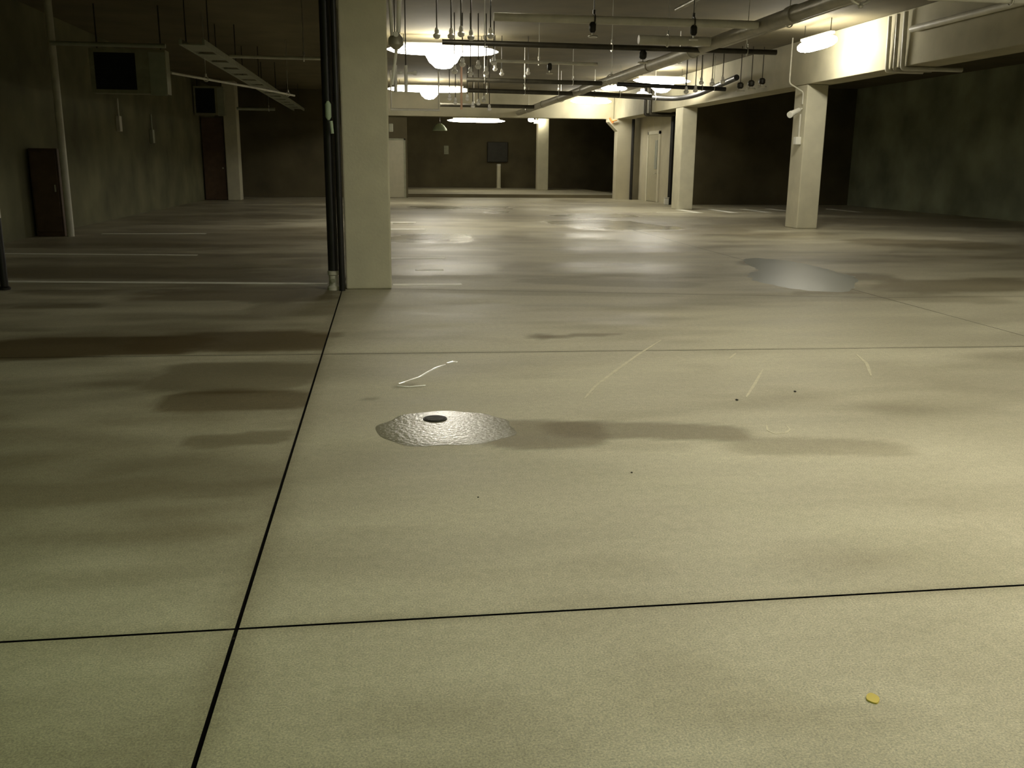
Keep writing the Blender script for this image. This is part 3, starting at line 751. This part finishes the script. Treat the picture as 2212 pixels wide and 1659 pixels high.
def mark(pts, w, label):
    mb = MB(); bm = mb.bm; pts = [Vector(p) for p in pts]; fine = []
    for i in range(len(pts) - 1):
        for k in range(5): fine.append(pts[i].lerp(pts[i + 1], k / 5))
    fine.append(pts[-1]); T = []; B = []
    for i, p in enumerate(fine):
        t = (fine[min(i + 1, len(fine) - 1)] - fine[max(i - 1, 0)]).normalized(); q = Vector((-t.y, t.x))
        ww = w * (math.sin(PI * (i + .6) / (len(fine) + .2)) ** .5) * (1 + .3 * noise.noise((p.x * 20, p.y * 20, 3)))
        T.append(bm.verts.new((*(p + q * ww), .0015))); B.append(bm.verts.new((*(p - q * ww), .0015)))
    for i in range(len(fine) - 1): bm.faces.new((B[i], B[i + 1], T[i + 1], T[i]))
    r = bmesh.ops.extrude_face_region(bm, geom=bm.faces[:])
    for v in [g_ for g_ in r['geom'] if isinstance(g_, bmesh.types.BMVert)]: v.co.z = .0003
    return tag(mb.build('tyre_scratch', M['scratch']), label, 'scratch', 'pale scratches on the floor')
mark([(1.11, 4.998), (1.238, 5.29), (1.46, 5.691), (1.765, 6.217), (2.077, 6.719)], .011, 'longest pale curved scratch crossing the second floor joint')
mark([(2.054, 4.949), (2.229, 5.256), (2.448, 5.655)], .009, 'pale straight scratch right of the longest curved scratch')
mark([(3.323, 6.08), (3.235, 5.772), (3.07, 5.406)], .011, 'pale hooked scratch on the right below the second floor joint')
mark([(2.349, 6.006), (2.469, 6.188)], .009, 'short pale scratch just below the second floor joint')
mark([(1.934, 4.375), (1.9, 4.276), (1.916, 4.216), (1.98, 4.23), (2.02, 4.28), (2.037, 4.365)], .007, 'pale half-ring mark on the floor right of the damp trail')
# drain: round iron grate with slots
t = thing('floor_drain', (.245, 4.66, 0), 'small dark round drain grate in the foreground puddle', 'drain')
MB().lathe((.245, 4.66, 0), [(.062, .0006), (.062, .005), (.055, .006), (.053, .004)], 32).build('drain_rim', M['rubber'], t, True)
g = MB()
for k in range(-4, 5):
    w = math.sqrt(max(0, .052 ** 2 - (k * .0115) ** 2)); g.box(.245 - w, .245 + w, 4.66 + k * .0115 - .003, 4.66 + k * .0115 + .003, .0042, .0075)
g.build('grate_bars', M['rubber'], t)
lf = blob('leaf', [(1.175, 1.93), (1.19, 1.915), (1.207, 1.935), (1.20, 1.955), (1.185, 1.95)], .004, M['leaf'], 'tiny yellow leaf on the floor near the bottom right', 'leaf', seed=3, amp=.3)
for (x, y, s_, lb) in ((2.39, 5.04, .008, 'tiny dark pebble right of the pale tyre scratches'), (1.97, 4.88, .009, 'tiny dark pebble left of the ring mark'), (1.04, 3.7, .005, 'tiny dark pebble below the damp trail'), (.35, 3.47, .004, 'tiny dark pebble below the drain puddle')):
    mb = MB(); bmesh.ops.create_icosphere(mb.bm, subdivisions=2, radius=s_)
    for v in mb.bm.verts:
        v.co *= 1 + .3 * noise.noise(v.co * 90); v.co.z = max(v.co.z * .6, -.004) + .0045; v.co.x += x; v.co.y += y
    tag(mb.build('pebble', M['rubber'], None, True), lb, 'pebble')

# ------------------------------------------------------------------ camera
cam_d = bpy.data.cameras.new('camera'); cam = bpy.data.objects.new('camera', cam_d); C.objects.link(cam)
pitch, yaw, roll = map(math.radians, (13.405, 7.913, .573))
dv = Vector((math.sin(yaw) * math.cos(pitch), math.cos(yaw) * math.cos(pitch), -math.sin(pitch)))
rv = Vector((math.cos(yaw), -math.sin(yaw), 0)); uv = rv.cross(dv)
r2 = rv * math.cos(roll) + uv * math.sin(roll); u2 = uv * math.cos(roll) - rv * math.sin(roll)
mt = Matrix((r2, u2, -dv)).transposed().to_4x4(); mt.translation = Vector((0, 0, 1.3))
cam.matrix_world = mt
cam_d.sensor_width = 36; cam_d.lens = 36 * 2000 / 2212; cam_d.clip_start = .05; cam_d.clip_end = 200
S.camera = cam
w = bpy.data.worlds.new('world'); S.world = w; w.use_nodes = True
w.node_tree.nodes['Background'].inputs[0].default_value = (0, 0, 0, 1); w.node_tree.nodes['Background'].inputs[1].default_value = 0
S.view_settings.view_transform = 'Standard'; S.view_settings.look = 'None'; S.view_settings.gamma = 1
S.view_settings.use_curve_mapping = False; S.view_settings.exposure = 0.0
